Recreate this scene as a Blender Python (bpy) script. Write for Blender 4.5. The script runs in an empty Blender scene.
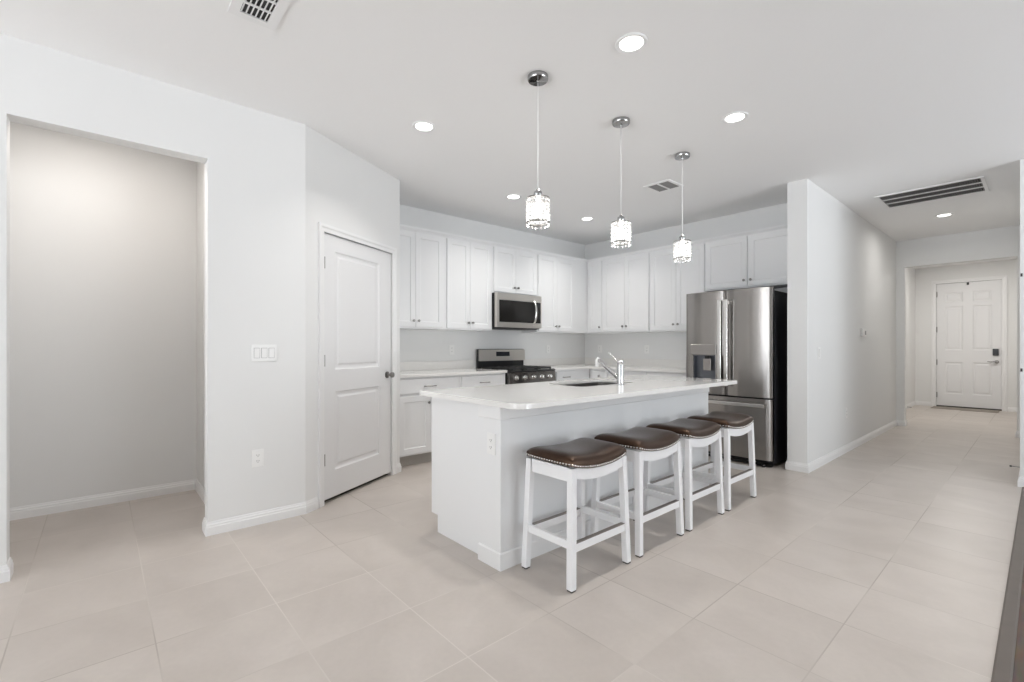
import bpy, bmesh, math, random
from mathutils import Vector, Matrix
R = math.radians
random.seed(4)
scene = bpy.context.scene
COL = scene.collection

# ------------------------------------------------------------------ camera
CAM_H, FOCAL_PX, CY = 1.2211, 468.466, 346.31
cd = bpy.data.cameras.new('camera')
cd.sensor_fit = 'HORIZONTAL'; cd.sensor_width = 36.0
cd.lens = FOCAL_PX / 1024 * 36.0
cd.shift_y = (CY - 341.0) / 1024
cd.clip_start = 0.05; cd.clip_end = 200
cam = bpy.data.objects.new('camera', cd); COL.objects.link(cam)
cam.location = (0, 0, CAM_H); cam.rotation_euler = (R(90), 0, 0.84946)
scene.camera = cam

# ------------------------------------------------------------------ sky, exposure
world = bpy.data.worlds.new('sky'); scene.world = world
world.use_nodes = True
bg = world.node_tree.nodes['Background']
wn_, wl_ = world.node_tree.nodes, world.node_tree.links
SKY, GROUND_FILL = 4.0, 9.4                     # overcast sky above; brighter lower half added to lift the ceiling
tc_ = wn_.new('ShaderNodeTexCoord'); sx_ = wn_.new('ShaderNodeSeparateXYZ'); wl_.new(tc_.outputs['Generated'], sx_.inputs[0])
rp_ = wn_.new('ShaderNodeValToRGB'); mr_ = wn_.new('ShaderNodeMapRange')
mr_.inputs['From Min'].default_value = -1; wl_.new(sx_.outputs[2], mr_.inputs['Value']); wl_.new(mr_.outputs[0], rp_.inputs[0])
re_ = rp_.color_ramp.elements
re_[0].position = 0.485; re_[0].color = (GROUND_FILL * 0.955, GROUND_FILL, GROUND_FILL * 1.05, 1)
re_[1].position = 0.515; re_[1].color = (SKY * 0.885, SKY * 0.95, SKY, 1)
wl_.new(rp_.outputs[0], bg.inputs[0]); bg.inputs[1].default_value = 1.0
vs = scene.view_settings
vs.view_transform = 'Standard'; vs.look = 'None'; vs.gamma = 1.0; vs.use_curve_mapping = False
vs.exposure = -0.12
scene.cycles.max_bounces = 12; scene.cycles.diffuse_bounces = 8; scene.cycles.glossy_bounces = 6
scene.cycles.transmission_bounces = 8; scene.cycles.sample_clamp_indirect = 6.0
scene.cycles.caustics_reflective = False; scene.cycles.caustics_refractive = False
scene.cycles.use_denoising = True
DOWNLIGHT_W, PENDANT_W, ALCOVE_W, FOYER_W = 7.5, 1.3, 11.0, 30.0

sl = bpy.data.lights.new('sun', 'SUN'); sl.energy = 14.0; sl.angle = R(1.0); sl.color = (1.0, 0.99, 0.97)  # unseen sun added so its patch on the rear floor bounces onto the ceiling
sun = bpy.data.objects.new('sun', sl); COL.objects.link(sun); sun.location = (0, -12, 9)
sun.rotation_euler = Vector((0.12, 0.66, -0.74)).to_track_quat('-Z', 'Y').to_euler()

def portal(name, loc, rot, sx, sy):
    l = bpy.data.lights.new(name, 'AREA'); l.shape = 'RECTANGLE'; l.size = sx; l.size_y = sy
    l.cycles.is_portal = True
    o = bpy.data.objects.new(name, l); COL.objects.link(o); o.location = loc; o.rotation_euler = rot
portal('daylight_portal_rear', (-0.82, -5.2, 1.25), (R(90), 0, 0), 5.3, 2.5)
portal('daylight_portal_side', (4.2, 4.05, 1.25), (R(90), 0, R(90)), 3.5, 2.5)

# ------------------------------------------------------------------ materials
def new_mat(name):
    m = bpy.data.materials.new(name); m.use_nodes = True
    return m, m.node_tree.nodes, m.node_tree.links, m.node_tree.nodes['Principled BSDF']
def mat(name, col, rough=0.5, metal=0.0, bump=0.0, bscale=200.0, var=0.0, vscale=6.0, spec=0.5, coat=0.0, stretch=None, aniso=0.0):
    m, n, l, p = new_mat(name)
    p.inputs['Base Color'].default_value = (*col, 1)
    p.inputs['Roughness'].default_value = rough; p.inputs['Metallic'].default_value = metal
    p.inputs['Specular IOR Level'].default_value = spec
    p.inputs['Coat Weight'].default_value = coat
    geo = n.new('ShaderNodeNewGeometry'); vec = geo.outputs['Position']
    if aniso:
        p.inputs['Anisotropic'].default_value = aniso; p.inputs['Anisotropic Rotation'].default_value = 0.25
        tg = n.new('ShaderNodeTangent'); tg.direction_type = 'RADIAL'; tg.axis = 'Z'; l.new(tg.outputs[0], p.inputs['Tangent'])
    if stretch:
        mp = n.new('ShaderNodeMapping'); mp.inputs['Scale'].default_value = stretch
        l.new(vec, mp.inputs['Vector']); vec = mp.outputs['Vector']
    if bump:
        t = n.new('ShaderNodeTexNoise'); t.inputs['Scale'].default_value = bscale; t.inputs['Detail'].default_value = 3
        l.new(vec, t.inputs['Vector'])
        b = n.new('ShaderNodeBump'); b.inputs['Strength'].default_value = bump; b.inputs['Distance'].default_value = 0.002
        l.new(t.outputs['Fac'], b.inputs['Height']); l.new(b.outputs['Normal'], p.inputs['Normal'])
    if var:
        t = n.new('ShaderNodeTexNoise'); t.inputs['Scale'].default_value = vscale; t.inputs['Detail'].default_value = 5
        l.new(vec, t.inputs['Vector'])
        r = n.new('ShaderNodeMix'); r.data_type = 'RGBA'
        r.inputs['A'].default_value = (*[c * (1 - var) for c in col], 1)
        r.inputs['B'].default_value = (*[min(1, c * (1 + var)) for c in col], 1)
        l.new(t.outputs['Fac'], r.inputs['Factor']); l.new(r.outputs['Result'], p.inputs['Base Color'])
    return m
def emit(name, col, s):
    m, n, l, p = new_mat(name)
    p.inputs['Base Color'].default_value = (*col, 1)
    p.inputs['Emission Color'].default_value = (*col, 1); p.inputs['Emission Strength'].default_value = s
    return m

M = {}
M['wall'] = mat('wall_paint', (0.755, 0.757, 0.752), 0.6, bump=0.12, bscale=160, spec=0.3)
M['ceiling'] = mat('ceiling_knockdown', (0.86, 0.86, 0.86), 0.8, bump=0.35, bscale=45, spec=0.2)
M['trim'] = mat('trim_gloss_white', (0.80, 0.80, 0.80), 0.35, bump=0.02, bscale=30)
M['door'] = mat('door_white', (0.76, 0.76, 0.765), 0.4, bump=0.03, bscale=90)
M['cabinet'] = mat('cabinet_white', (0.78, 0.785, 0.79), 0.35, bump=0.02, bscale=60)
M['toe'] = mat('toe_kick_grey', (0.45, 0.43, 0.40), 0.6, bump=0.05)
M['quartz'] = mat('quartz_white', (0.80, 0.79, 0.77), 0.12, var=0.035, vscale=28, coat=0.3)
M['steel'] = mat('brushed_steel', (0.36, 0.342, 0.328), 0.22, metal=1.0, bump=0.03, bscale=40, stretch=(1, 1, 40), aniso=0.93)
M['steel_warm'] = mat('warm_steel', (0.66, 0.63, 0.59), 0.30, metal=1.0, bump=0.02, bscale=60, stretch=(1, 40, 1))
M['dispenser'] = mat('dispenser_grey', (0.16, 0.17, 0.19), 0.32, metal=0.7, var=0.05)
M['steel_bright'] = mat('bright_steel', (0.72, 0.71, 0.69), 0.18, metal=1.0, bump=0.01)
M['chrome'] = mat('chrome', (0.60, 0.60, 0.61), 0.14, metal=1.0, var=0.02)
M['canopy'] = mat('polished_canopy', (0.40, 0.40, 0.40), 0.12, metal=1.0, var=0.02)
M['nickel'] = mat('dark_nickel', (0.30, 0.29, 0.28), 0.28, metal=1.0, var=0.04)
M['black'] = mat('black_enamel', (0.012, 0.012, 0.013), 0.3, var=0.1)
M['black_side'] = mat('black_textured_side', (0.010, 0.010, 0.011), 0.45, bump=0.1, bscale=300)
M['glass_black'] = mat('black_glass', (0.016, 0.015, 0.014), 0.08, var=0.05, spec=0.35)
M['iron'] = mat('cast_iron', (0.02, 0.02, 0.02), 0.55, bump=0.2, bscale=200)
M['plastic'] = mat('white_plastic', (0.82, 0.82, 0.81), 0.35, var=0.01)
M['slot'] = mat('dark_slot', (0.05, 0.05, 0.05), 0.6, var=0.1)
M['sink'] = mat('sink_steel', (0.32, 0.31, 0.30), 0.3, metal=1.0, bump=0.03)
M['stool_wood'] = mat('stool_white_paint', (0.86, 0.86, 0.87), 0.32, bump=0.02, bscale=60)
M['leather'] = mat('brown_leather', (0.014, 0.0078, 0.0055), 0.28, bump=0.25, bscale=350, var=0.35, vscale=5, spec=0.62)
M['leather'].node_tree.nodes['Principled BSDF'].inputs['Specular Tint'].default_value = (1.0, 0.62, 0.42, 1)
M['nail'] = mat('nailhead_silver', (0.75, 0.73, 0.70), 0.22, metal=1.0, var=0.03)
M['plate'] = mat('bronze_kick_plate', (0.30, 0.27, 0.245), 0.4, metal=0.8, var=0.05)
M['rubber'] = mat('glide_dark', (0.05, 0.045, 0.04), 0.6, var=0.1)
M['screen'] = mat('display_black', (0.02, 0.022, 0.026), 0.12, var=0.3, vscale=90)
M['lens'] = emit('lamp_lens', (1.0, 0.98, 0.94), 6.0)
M['bulb'] = emit('bulb_glow', (1.0, 0.96, 0.90), 14.0)
M['vent_dark'] = mat('vent_shadow', (0.03, 0.03, 0.03), 0.8, var=0.1)
M['vent_fin'] = mat('vent_white', (0.82, 0.82, 0.82), 0.5, var=0.02)
M['vent_grey'] = mat('vent_grey', (0.24, 0.24, 0.24), 0.5, var=0.05)
M['strip'] = mat('transition_strip', (0.135, 0.115, 0.10), 0.6, var=0.15, vscale=9)
M['sill'] = mat('door_threshold', (0.24, 0.21, 0.18), 0.5, metal=0.3, var=0.1)
M['mat'] = mat('door_mat_fibre', (0.30, 0.27, 0.235), 0.9, bump=0.3, bscale=300, var=0.1)
M['sweep_shade'] = mat('door_sweep_and_shade', (0.04, 0.035, 0.03), 0.7, var=0.1)  # door sweep, plus the pantry gap shade and the hidden leak sheet

def crystal():
    m, n, l, p = new_mat('crystal')
    out = n['Material Output']
    tr = n.new('ShaderNodeBsdfTranslucent'); tr.inputs[0].default_value = (0.95, 0.95, 0.95, 1)
    gl = n.new('ShaderNodeBsdfGlossy'); gl.inputs[0].default_value = (0.9, 0.9, 0.9, 1); gl.inputs[1].default_value = 0.12
    tp = n.new('ShaderNodeBsdfTransparent')
    a = n.new('ShaderNodeMixShader'); a.inputs[0].default_value = 0.62
    l.new(tr.outputs[0], a.inputs[1]); l.new(gl.outputs[0], a.inputs[2])
    b = n.new('ShaderNodeMixShader'); b.inputs[0].default_value = 0.22
    l.new(a.outputs[0], b.inputs[1]); l.new(tp.outputs[0], b.inputs[2])
    t = n.new('ShaderNodeTexNoise'); t.inputs['Scale'].default_value = 80
    bp = n.new('ShaderNodeBump'); bp.inputs['Strength'].default_value = 0.3
    l.new(t.outputs['Fac'], bp.inputs['Height']); l.new(bp.outputs['Normal'], gl.inputs['Normal'])
    l.new(b.outputs[0], out.inputs['Surface'])
    return m
M['crystal'] = crystal()

def tile_floor():
    m, n, l, p = new_mat('beige_tile')
    geo = n.new('ShaderNodeNewGeometry'); sep = n.new('ShaderNodeSeparateXYZ'); l.new(geo.outputs['Position'], sep.inputs[0])
    T = 0.457
    def math_(op, a, b=None):
        k = n.new('ShaderNodeMath'); k.operation = op
        for i, v in enumerate((a, b)):
            if v is None: continue
            if isinstance(v, (int, float)): k.inputs[i].default_value = v
            else: l.new(v, k.inputs[i])
        return k.outputs[0]
    def axis(sock, off):
        u = math_('DIVIDE', math_('SUBTRACT', sock, off), T)
        f = math_('FRACT', u)
        d = math_('MINIMUM', f, math_('SUBTRACT', 1.0, f))
        return math_('FLOOR', u), math_('LESS_THAN', d, 0.0026 / T)
    cx, gx = axis(sep.outputs[0], -0.583); cy, gy = axis(sep.outputs[1], 0.172)
    grout = math_('MAXIMUM', gx, gy)
    comb = n.new('ShaderNodeCombineXYZ'); l.new(cx, comb.inputs[0]); l.new(cy, comb.inputs[1])
    wn = n.new('ShaderNodeTexWhiteNoise'); wn.noise_dimensions = '3D'; l.new(comb.outputs[0], wn.inputs['Vector'])
    addv = n.new('ShaderNodeVectorMath'); addv.operation = 'MULTIPLY_ADD'
    l.new(wn.outputs['Color'], addv.inputs[0]); addv.inputs[1].default_value = (9, 9, 9); l.new(geo.outputs['Position'], addv.inputs[2])
    t1 = n.new('ShaderNodeTexNoise'); t1.inputs['Scale'].default_value = 2.6; t1.inputs['Detail'].default_value = 6; t1.inputs['Distortion'].default_value = 0.6
    l.new(addv.outputs[0], t1.inputs['Vector'])
    t2 = n.new('ShaderNodeTexNoise'); t2.inputs['Scale'].default_value = 38; t2.inputs['Detail'].default_value = 4
    l.new(geo.outputs['Position'], t2.inputs['Vector'])
    ramp = n.new('ShaderNodeValToRGB'); l.new(t1.outputs['Fac'], ramp.inputs[0])
    e = ramp.color_ramp.elements
    e[0].position = 0.30; e[0].color = (0.470, 0.424, 0.386, 1)
    e[1].position = 0.72; e[1].color = (0.545, 0.497, 0.458, 1)
    mix = n.new('ShaderNodeMix'); mix.data_type = 'RGBA'; mix.blend_type = 'MULTIPLY'; mix.inputs['Factor'].default_value = 1.0
    l.new(ramp.outputs[0], mix.inputs['A'])
    v2 = math_('ADD', math_('MULTIPLY', t2.outputs['Fac'], 0.10), 0.95)
    v3 = math_('MULTIPLY', v2, math_('ADD', math_('MULTIPLY', wn.outputs['Value'], 0.05), 0.975))
    cc = n.new('ShaderNodeCombineColor'); [l.new(v3, cc.inputs[i]) for i in range(3)]
    l.new(cc.outputs[0], mix.inputs['B'])
    t3 = n.new('ShaderNodeTexNoise'); t3.inputs['Scale'].default_value = 0.7; l.new(geo.outputs['Position'], t3.inputs['Vector'])
    gr = n.new('ShaderNodeValToRGB'); l.new(t3.outputs['Fac'], gr.inputs[0])
    g = gr.color_ramp.elements
    g[0].position = 0.42; g[0].color = (0.40, 0.36, 0.325, 1); g[1].position = 0.58; g[1].color = (0.60, 0.555, 0.515, 1)
    fin = n.new('ShaderNodeMix'); fin.data_type = 'RGBA'
    l.new(grout, fin.inputs['Factor']); l.new(mix.outputs['Result'], fin.inputs['A']); l.new(gr.outputs[0], fin.inputs['B'])
    l.new(fin.outputs['Result'], p.inputs['Base Color'])
    rr = math_('ADD', math_('MULTIPLY', grout, 0.3), math_('ADD', math_('MULTIPLY', t2.outputs['Fac'], 0.12), 0.30))
    l.new(rr, p.inputs['Roughness'])
    b = n.new('ShaderNodeBump'); b.inputs['Strength'].default_value = 0.4; b.inputs['Distance'].default_value = 0.001
    hh = math_('SUBTRACT', math_('MULTIPLY', t2.outputs['Fac'], 0.15), grout)
    l.new(hh, b.inputs['Height']); l.new(b.outputs['Normal'], p.inputs['Normal'])
    return m
M['tile'] = tile_floor()

def wood_floor():
    m, n, l, p = new_mat('dark_plank')
    geo = n.new('ShaderNodeNewGeometry')
    br = n.new('ShaderNodeTexBrick'); br.inputs['Scale'].default_value = 1.0
    br.inputs['Brick Width'].default_value = 1.2; br.inputs['Row Height'].default_value = 0.18; br.inputs['Mortar Size'].default_value = 0.003
    br.inputs['Color1'].default_value = (0.15, 0.11, 0.088, 1); br.inputs['Color2'].default_value = (0.12, 0.09, 0.075, 1); br.inputs['Mortar'].default_value = (0.05, 0.04, 0.035, 1)
    mp = n.new('ShaderNodeMapping'); mp.inputs['Rotation'].default_value = (0, 0, R(90))
    l.new(geo.outputs['Position'], mp.inputs['Vector']); l.new(mp.outputs[0], br.inputs['Vector'])
    t = n.new('ShaderNodeTexNoise'); t.inputs['Scale'].default_value = 8; t.inputs['Detail'].default_value = 6
    mp2 = n.new('ShaderNodeMapping'); mp2.inputs['Scale'].default_value = (8, 0.8, 1)
    l.new(geo.outputs['Position'], mp2.inputs['Vector']); l.new(mp2.outputs[0], t.inputs['Vector'])
    mx = n.new('ShaderNodeMix'); mx.data_type = 'RGBA'; mx.blend_type = 'OVERLAY'; mx.inputs['Factor'].default_value = 0.5
    l.new(br.outputs['Color'], mx.inputs['A']); l.new(t.outputs['Color'], mx.inputs['B'])
    l.new(mx.outputs['Result'], p.inputs['Base Color']); p.inputs['Roughness'].default_value = 0.62; p.inputs['Specular IOR Level'].default_value = 0.2
    return m
M['plank'] = wood_floor()

# ------------------------------------------------------------------ mesh helpers
Z = Vector((0, 0, 1))
def BM(): return bmesh.new()
def box(bm, x0, x1, y0, y1, z0, z1, bev=0.0, mtx=None, seg=2):
    c = Vector(((x0 + x1) / 2, (y0 + y1) / 2, (z0 + z1) / 2))
    m = Matrix.Translation(c) @ Matrix.Diagonal((abs(x1 - x0), abs(y1 - y0), abs(z1 - z0), 1))
    r = bmesh.ops.create_cube(bm, size=1, matrix=m)
    vs_ = r['verts']
    if bev:
        es = list({e for v in vs_ for e in v.link_edges})
        rb = bmesh.ops.bevel(bm, geom=es, offset=bev, segments=seg, affect='EDGES', profile=0.5)
        vs_ = list({v for f in rb['faces'] for v in f.verts} | {v for v in vs_ if v.is_valid})
    if mtx is not None:
        bmesh.ops.transform(bm, matrix=mtx, verts=vs_)
    return bm
def tube(bm, pts, r, seg=12, cap=True):
    pts = [Vector(p) for p in pts]; rs = r if isinstance(r, (list, tuple)) else [r] * len(pts)
    rings = []; prev = None
    for i, p in enumerate(pts):
        d = (pts[min(i + 1, len(pts) - 1)] - pts[max(i - 1, 0)]).normalized()
        if prev is None:
            a = d.orthogonal().normalized()
        else:
            a = (prev - d * prev.dot(d)).normalized()
        prev = a; b = d.cross(a)
        rings.append([bm.verts.new(p + (a * math.cos(2 * math.pi * k / seg) + b * math.sin(2 * math.pi * k / seg)) * rs[i]) for k in range(seg)])
    for i in range(len(rings) - 1):
        for k in range(seg):
            f = bm.faces.new((rings[i][k], rings[i][(k + 1) % seg], rings[i + 1][(k + 1) % seg], rings[i + 1][k])); f.smooth = True
    if cap:
        bm.faces.new(rings[0]); bm.faces.new(rings[-1])
    return bm
def lathe(bm, prof, o, axis='Z', seg=24, smooth=True, frame=None):
    o = Vector(o)
    if frame: A, B, N = [Vector(v) for v in frame]
    elif axis == 'Z': A, B, N = Vector((1, 0, 0)), Vector((0, 1, 0)), Vector((0, 0, 1))
    elif axis == 'X': A, B, N = Vector((0, 1, 0)), Vector((0, 0, 1)), Vector((1, 0, 0))
    else: A, B, N = Vector((1, 0, 0)), Vector((0, 0, 1)), Vector((0, 1, 0))
    rings = []
    for r, h in prof:
        if r < 1e-6: rings.append([bm.verts.new(o + N * h)])
        else: rings.append([bm.verts.new(o + N * h + (A * math.cos(2 * math.pi * k / seg) + B * math.sin(2 * math.pi * k / seg)) * r) for k in range(seg)])
    for i in range(len(rings) - 1):
        a, b = rings[i], rings[i + 1]
        for k in range(seg):
            k2 = (k + 1) % seg
            if len(a) == 1 and len(b) == 1: continue
            if len(a) == 1: f = bm.faces.new((a[0], b[k2], b[k]))
            elif len(b) == 1: f = bm.faces.new((a[k], a[k2], b[0]))
            else: f = bm.faces.new((a[k], a[k2], b[k2], b[k]))
            f.smooth = smooth
    return bm
def prism(bm, pts, vec):
    v0 = [bm.verts.new(p) for p in pts]; v1 = [bm.verts.new(Vector(p) + Vector(vec)) for p in pts]
    bm.faces.new(v0); bm.faces.new(v1[::-1]); n = len(pts)
    for i in range(n): bm.faces.new((v0[i], v0[(i + 1) % n], v1[(i + 1) % n], v1[i]))
    return bm
def sweep(bm, pts, prof):
    """profile (n, z) swept along a floor-plan polyline; n points to the left of travel, corners mitred"""
    P2 = [Vector(p) for p in pts]; rows = []
    for i, p in enumerate(P2):
        def nrm(a, b):
            d = (b - a).normalized(); return Vector((-d.y, d.x))
        if i == 0: m = nrm(P2[0], P2[1])
        elif i == len(P2) - 1: m = nrm(P2[-2], P2[-1])
        else:
            n1, n2 = nrm(P2[i - 1], p), nrm(p, P2[i + 1]); m = (n1 + n2); m = m / (1 + n1.dot(n2))
        rows.append([bm.verts.new((p.x + m.x * a, p.y + m.y * a, z)) for a, z in prof])
    k = len(prof)
    for i in range(len(rows) - 1):
        for j in range(k):
            bm.faces.new((rows[i][j], rows[i][(j + 1) % k], rows[i + 1][(j + 1) % k], rows[i + 1][j]))
    bm.faces.new(rows[0]); bm.faces.new(rows[-1][::-1])
    return bm
def slab(bm, outer, hole, z0, z1):
    """a flat slab with an optional hole"""
    loops = [outer] + ([hole] if hole else []); rows = []
    for z in (z0, z1):
        es = []; vv = []
        for lp in loops:
            v = [bm.verts.new((x, y, z)) for x, y in lp]; vv.append(v)
            es += [bm.edges.new((v[i], v[(i + 1) % len(v)])) for i in range(len(v))]
        bmesh.ops.triangle_fill(bm, edges=es, use_beauty=True); rows.append(vv)
    for a, b in zip(rows[0], rows[1]):
        for i in range(len(a)): bm.faces.new((a[i], a[(i + 1) % len(a)], b[(i + 1) % len(b)], b[i]))
    return bm
def rrect(x0, x1, y0, y1, r, seg=6):
    out = []
    rr = r if isinstance(r, (list, tuple)) else [r] * 4
    for (cx, cy, a0), q in zip(((x1, y1, 0), (x0, y1, 90), (x0, y0, 180), (x1, y0, 270)), rr):
        sx, sy = (1 if cx == x1 else -1), (1 if cy == y1 else -1)
        if q < 1e-6: out.append((cx, cy)); continue
        for k in range(seg + 1):
            a = R(a0 + 90 * k / seg); out.append((cx - sx * q + q * math.cos(a), cy - sy * q + q * math.sin(a)))
    return out
class Frame:
    """a wall-mounted frame: a along the wall, n out of it, z up"""
    def __init__(s, o, A, N): s.o, s.A, s.N = Vector(o), Vector(A).normalized(), Vector(N).normalized()
    def __call__(s, a, n, z): return s.o + s.A * a + s.N * n + Z * z
    def mtx(s):
        m = Matrix.Identity(4)
        for i in range(3): m[i][0], m[i][1], m[i][2], m[i][3] = s.A[i], s.N[i], Z[i], s.o[i]
        return m
def fbox(bm, F, a0, a1, n0, n1, z0, z1, bev=0.0): return box(bm, a0, a1, n0, n1, z0, z1, bev, F.mtx())
def panelled(bm, F, a0, a1, z0, z1, n0, n1, panels, prof, ch=0.0015):
    """a door leaf whose front face carries moulded or recessed panels"""
    def q(pts):
        bm.faces.new([bm.verts.new(F(*p)) for p in pts])
    xs = sorted({a0 + ch, a1 - ch, *[p[0] for p in panels], *[p[1] for p in panels]})
    zs = sorted({z0 + ch, z1 - ch, *[p[2] for p in panels], *[p[3] for p in panels]})
    for i in range(len(xs) - 1):
        for j in range(len(zs) - 1):
            A, B, C, D = xs[i], xs[i + 1], zs[j], zs[j + 1]; ca, cz = (A + B) / 2, (C + D) / 2
            if any(p[0] < ca < p[1] and p[2] < cz < p[3] for p in panels): continue
            q([(A, n1, C), (B, n1, C), (B, n1, D), (A, n1, D)])
    for pa0, pa1, pz0, pz1 in panels:
        prev = (0.0, 0.0)
        for ins, dn in prof:
            i0, d0 = prev
            o = [(pa0 + i0, n1 + d0, pz0 + i0), (pa1 - i0, n1 + d0, pz0 + i0), (pa1 - i0, n1 + d0, pz1 - i0), (pa0 + i0, n1 + d0, pz1 - i0)]
            k = [(pa0 + ins, n1 + dn, pz0 + ins), (pa1 - ins, n1 + dn, pz0 + ins), (pa1 - ins, n1 + dn, pz1 - ins), (pa0 + ins, n1 + dn, pz1 - ins)]
            for e in range(4): q([o[e], o[(e + 1) % 4], k[(e + 1) % 4], k[e]])
            prev = (ins, dn)
        i0, d0 = prev
        q([(pa0 + i0, n1 + d0, pz0 + i0), (pa1 - i0, n1 + d0, pz0 + i0), (pa1 - i0, n1 + d0, pz1 - i0), (pa0 + i0, n1 + d0, pz1 - i0)])
    r0 = [(a0, n0, z0), (a1, n0, z0), (a1, n0, z1), (a0, n0, z1)]
    r1 = [(a0, n1 - ch, z0), (a1, n1 - ch, z0), (a1, n1 - ch, z1), (a0, n1 - ch, z1)]
    r2 = [(a0 + ch, n1, z0 + ch), (a1 - ch, n1, z0 + ch), (a1 - ch, n1, z1 - ch), (a0 + ch, n1, z1 - ch)]
    for u, v in ((r0, r1), (r1, r2)):
        for e in range(4): q([u[e], u[(e + 1) % 4], v[(e + 1) % 4], v[e]])
    q(r0)
    bmesh.ops.remove_doubles(bm, verts=bm.verts, dist=1e-5)
    return bm

def root_inv(p):
    m = Matrix.Identity(4)
    while p is not None:
        m = (Matrix.Translation(p.location) @ Matrix.Rotation(p.rotation_euler.z, 4, 'Z')) if m == Matrix.Identity(4) else (Matrix.Translation(p.location) @ Matrix.Rotation(p.rotation_euler.z, 4, 'Z')) @ m
        p = p.parent
    return m.inverted()
def obj(name, bm, m, parent=None, smooth=False):
    bmesh.ops.recalc_face_normals(bm, faces=bm.faces)
    for e in bm.edges:
        if len(e.link_faces) == 2 and e.calc_face_angle(0.0) > R(38): e.smooth = False
    if parent is not None: bm.transform(root_inv(parent))
    me = bpy.data.meshes.new(name); bm.to_mesh(me); bm.free()
    if smooth:
        for f in me.polygons: f.use_smooth = True
    me.materials.append(M[m] if isinstance(m, str) else m)
    o = bpy.data.objects.new(name, me); COL.objects.link(o)
    if parent is not None: o.parent = parent
    return o
def tag(o, label=None, cat=None, group=None, kind=None):
    if label: o['label'] = label
    if cat: o['category'] = cat
    if group: o['group'] = group
    if kind: o['kind'] = kind
    return o
def thing(name, label, cat, loc=(0, 0, 0), rotz=0.0, group=None):
    o = bpy.data.objects.new(name, None); o.empty_display_size = 0.05; COL.objects.link(o)
    o.location = loc; o.rotation_euler = (0, 0, rotz)
    return tag(o, label, cat, group)
def struct(name, bm, m, label, cat):
    return tag(obj(name, bm, m), label, cat, None, 'structure')
def dup(root, loc, label, rotz=None):
    r = root.copy(); COL.objects.link(r); r.location = loc; r['label'] = label
    if rotz is not None: r.rotation_euler = (0, 0, rotz)
    for ch in list(root.children):
        c = ch.copy(); COL.objects.link(c); c.parent = r
        for g in ch.children:
            d = g.copy(); COL.objects.link(d); d.parent = c
    return r

# ------------------------------------------------------------------ plan dimensions
H = 2.84
XL, XA = -3.565, -4.793            # left wall face, alcove back wall
C1 = Vector((-3.565, 1.126)); C2 = Vector((-4.151, 2.193))
XW, YW = -4.859, 5.8225            # stove wall, fridge wall
YC, XC, XH = 5.125, -1.688, -1.513 # wall end by the fridge, hall wall
YF, YD = 9.238, 12.78              # foyer opening, entry wall
XR, YR = -0.142, 5.996             # wall end on the right
dirD = (C2 - C1).normalized(); LD = (C2 - C1).length
FD = Frame((C1.x, C1.y, 0), (dirD.x, dirD.y, 0), (dirD.y, -dirD.x, 0))   # angled pantry wall, n into the room

# ------------------------------------------------------------------ room shell
b = BM(); prism(b, [(-6, -5.3, -0.12), (-0.129, -5.3, -0.12), (-0.129, YR, -0.12), (1.6, YR, -0.12), (1.6, 13.2, -0.12), (-6, 13.2, -0.12)], (0, 0, 0.12))
struct('floor', b, 'tile', 'beige square floor tiles running from the kitchen to the front door', 'floor')
b = BM(); box(b, -0.078, 4.4, -5.3, YR, -0.12, 0.0)
struct('floor_right', b, 'plank', 'dark brown plank floor at the bottom right edge', 'floor')
b = BM(); prism(b, [(-0.129, -5.3, -0.12), (-0.129, -5.3, 0.004), (-0.122, -5.3, 0.008), (-0.085, -5.3, 0.008), (-0.078, -5.3, 0.004), (-0.078, -5.3, -0.12)], (0, 5.3 + YR - 0.016, 0))
struct('trim_1', b, 'strip', 'grey brown transition strip between the beige tile and the dark floor', 'trim')
b = BM(); box(b, -6, 4.4, -5.3, 13.2, H, H + 0.12)
struct('ceiling', b, 'ceiling', 'white textured ceiling over kitchen and hall', 'ceiling')

TW = 0.114
def wall_x(bm, x_face, x_back, y0, y1, opens=(), z1=H):
    """wall in a plane of constant x; opens = floor-level notches (y0, y1, ztop)"""
    pts = [(y0, 0)]
    for a, c, zt in opens: pts += [(a, 0), (a, zt), (c, zt), (c, 0)]
    pts += [(y1, 0), (y1, z1), (y0, z1)]
    prism(bm, [(x_face, y, z) for y, z in pts], (x_back - x_face, 0, 0)); return bm
def wall_y(bm, y_face, y_back, x0, x1, opens=(), z1=H):
    pts = [(x0, 0)]
    for a, c, zt in opens: pts += [(a, 0), (a, zt), (c, zt), (c, 0)]
    pts += [(x1, 0), (x1, z1), (x0, z1)]
    prism(bm, [(x, y_face, z) for x, z in pts], (0, y_back - y_face, 0)); return bm

OPY0, OPY1, OPZ = -0.365, 0.522, 2.432
b = BM(); prism(b, [(XL, y, z) for y, z in [(-5.2, 0), (OPY0, 0), (OPY0, OPZ), (OPY1, OPZ), (OPY1, 0), (C1.y, 0), (C1.y, H), (-5.2, H)]], (-TW, 0, 0))
struct('wall_left', b, 'wall', 'white wall with the wide cased alcove opening', 'wall')
b = BM(); wall_x(b, XA, XA - TW, -1.6, 2.2)
struct('wall_alcove_back', b, 'wall', 'white wall at the back of the alcove on the left', 'wall')
b = BM(); wall_y(b, 0.622, 0.622 + TW, XA, XL - TW)
struct('wall_alcove_side', b, 'wall', 'narrow white return wall on the right side of the alcove', 'wall')
b = BM(); wall_y(b, -1.6, -1.6 - TW, XA - TW, XL - TW)
struct('wall_alcove_end', b, 'wall', 'hidden white end wall of the alcove', 'wall')
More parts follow.
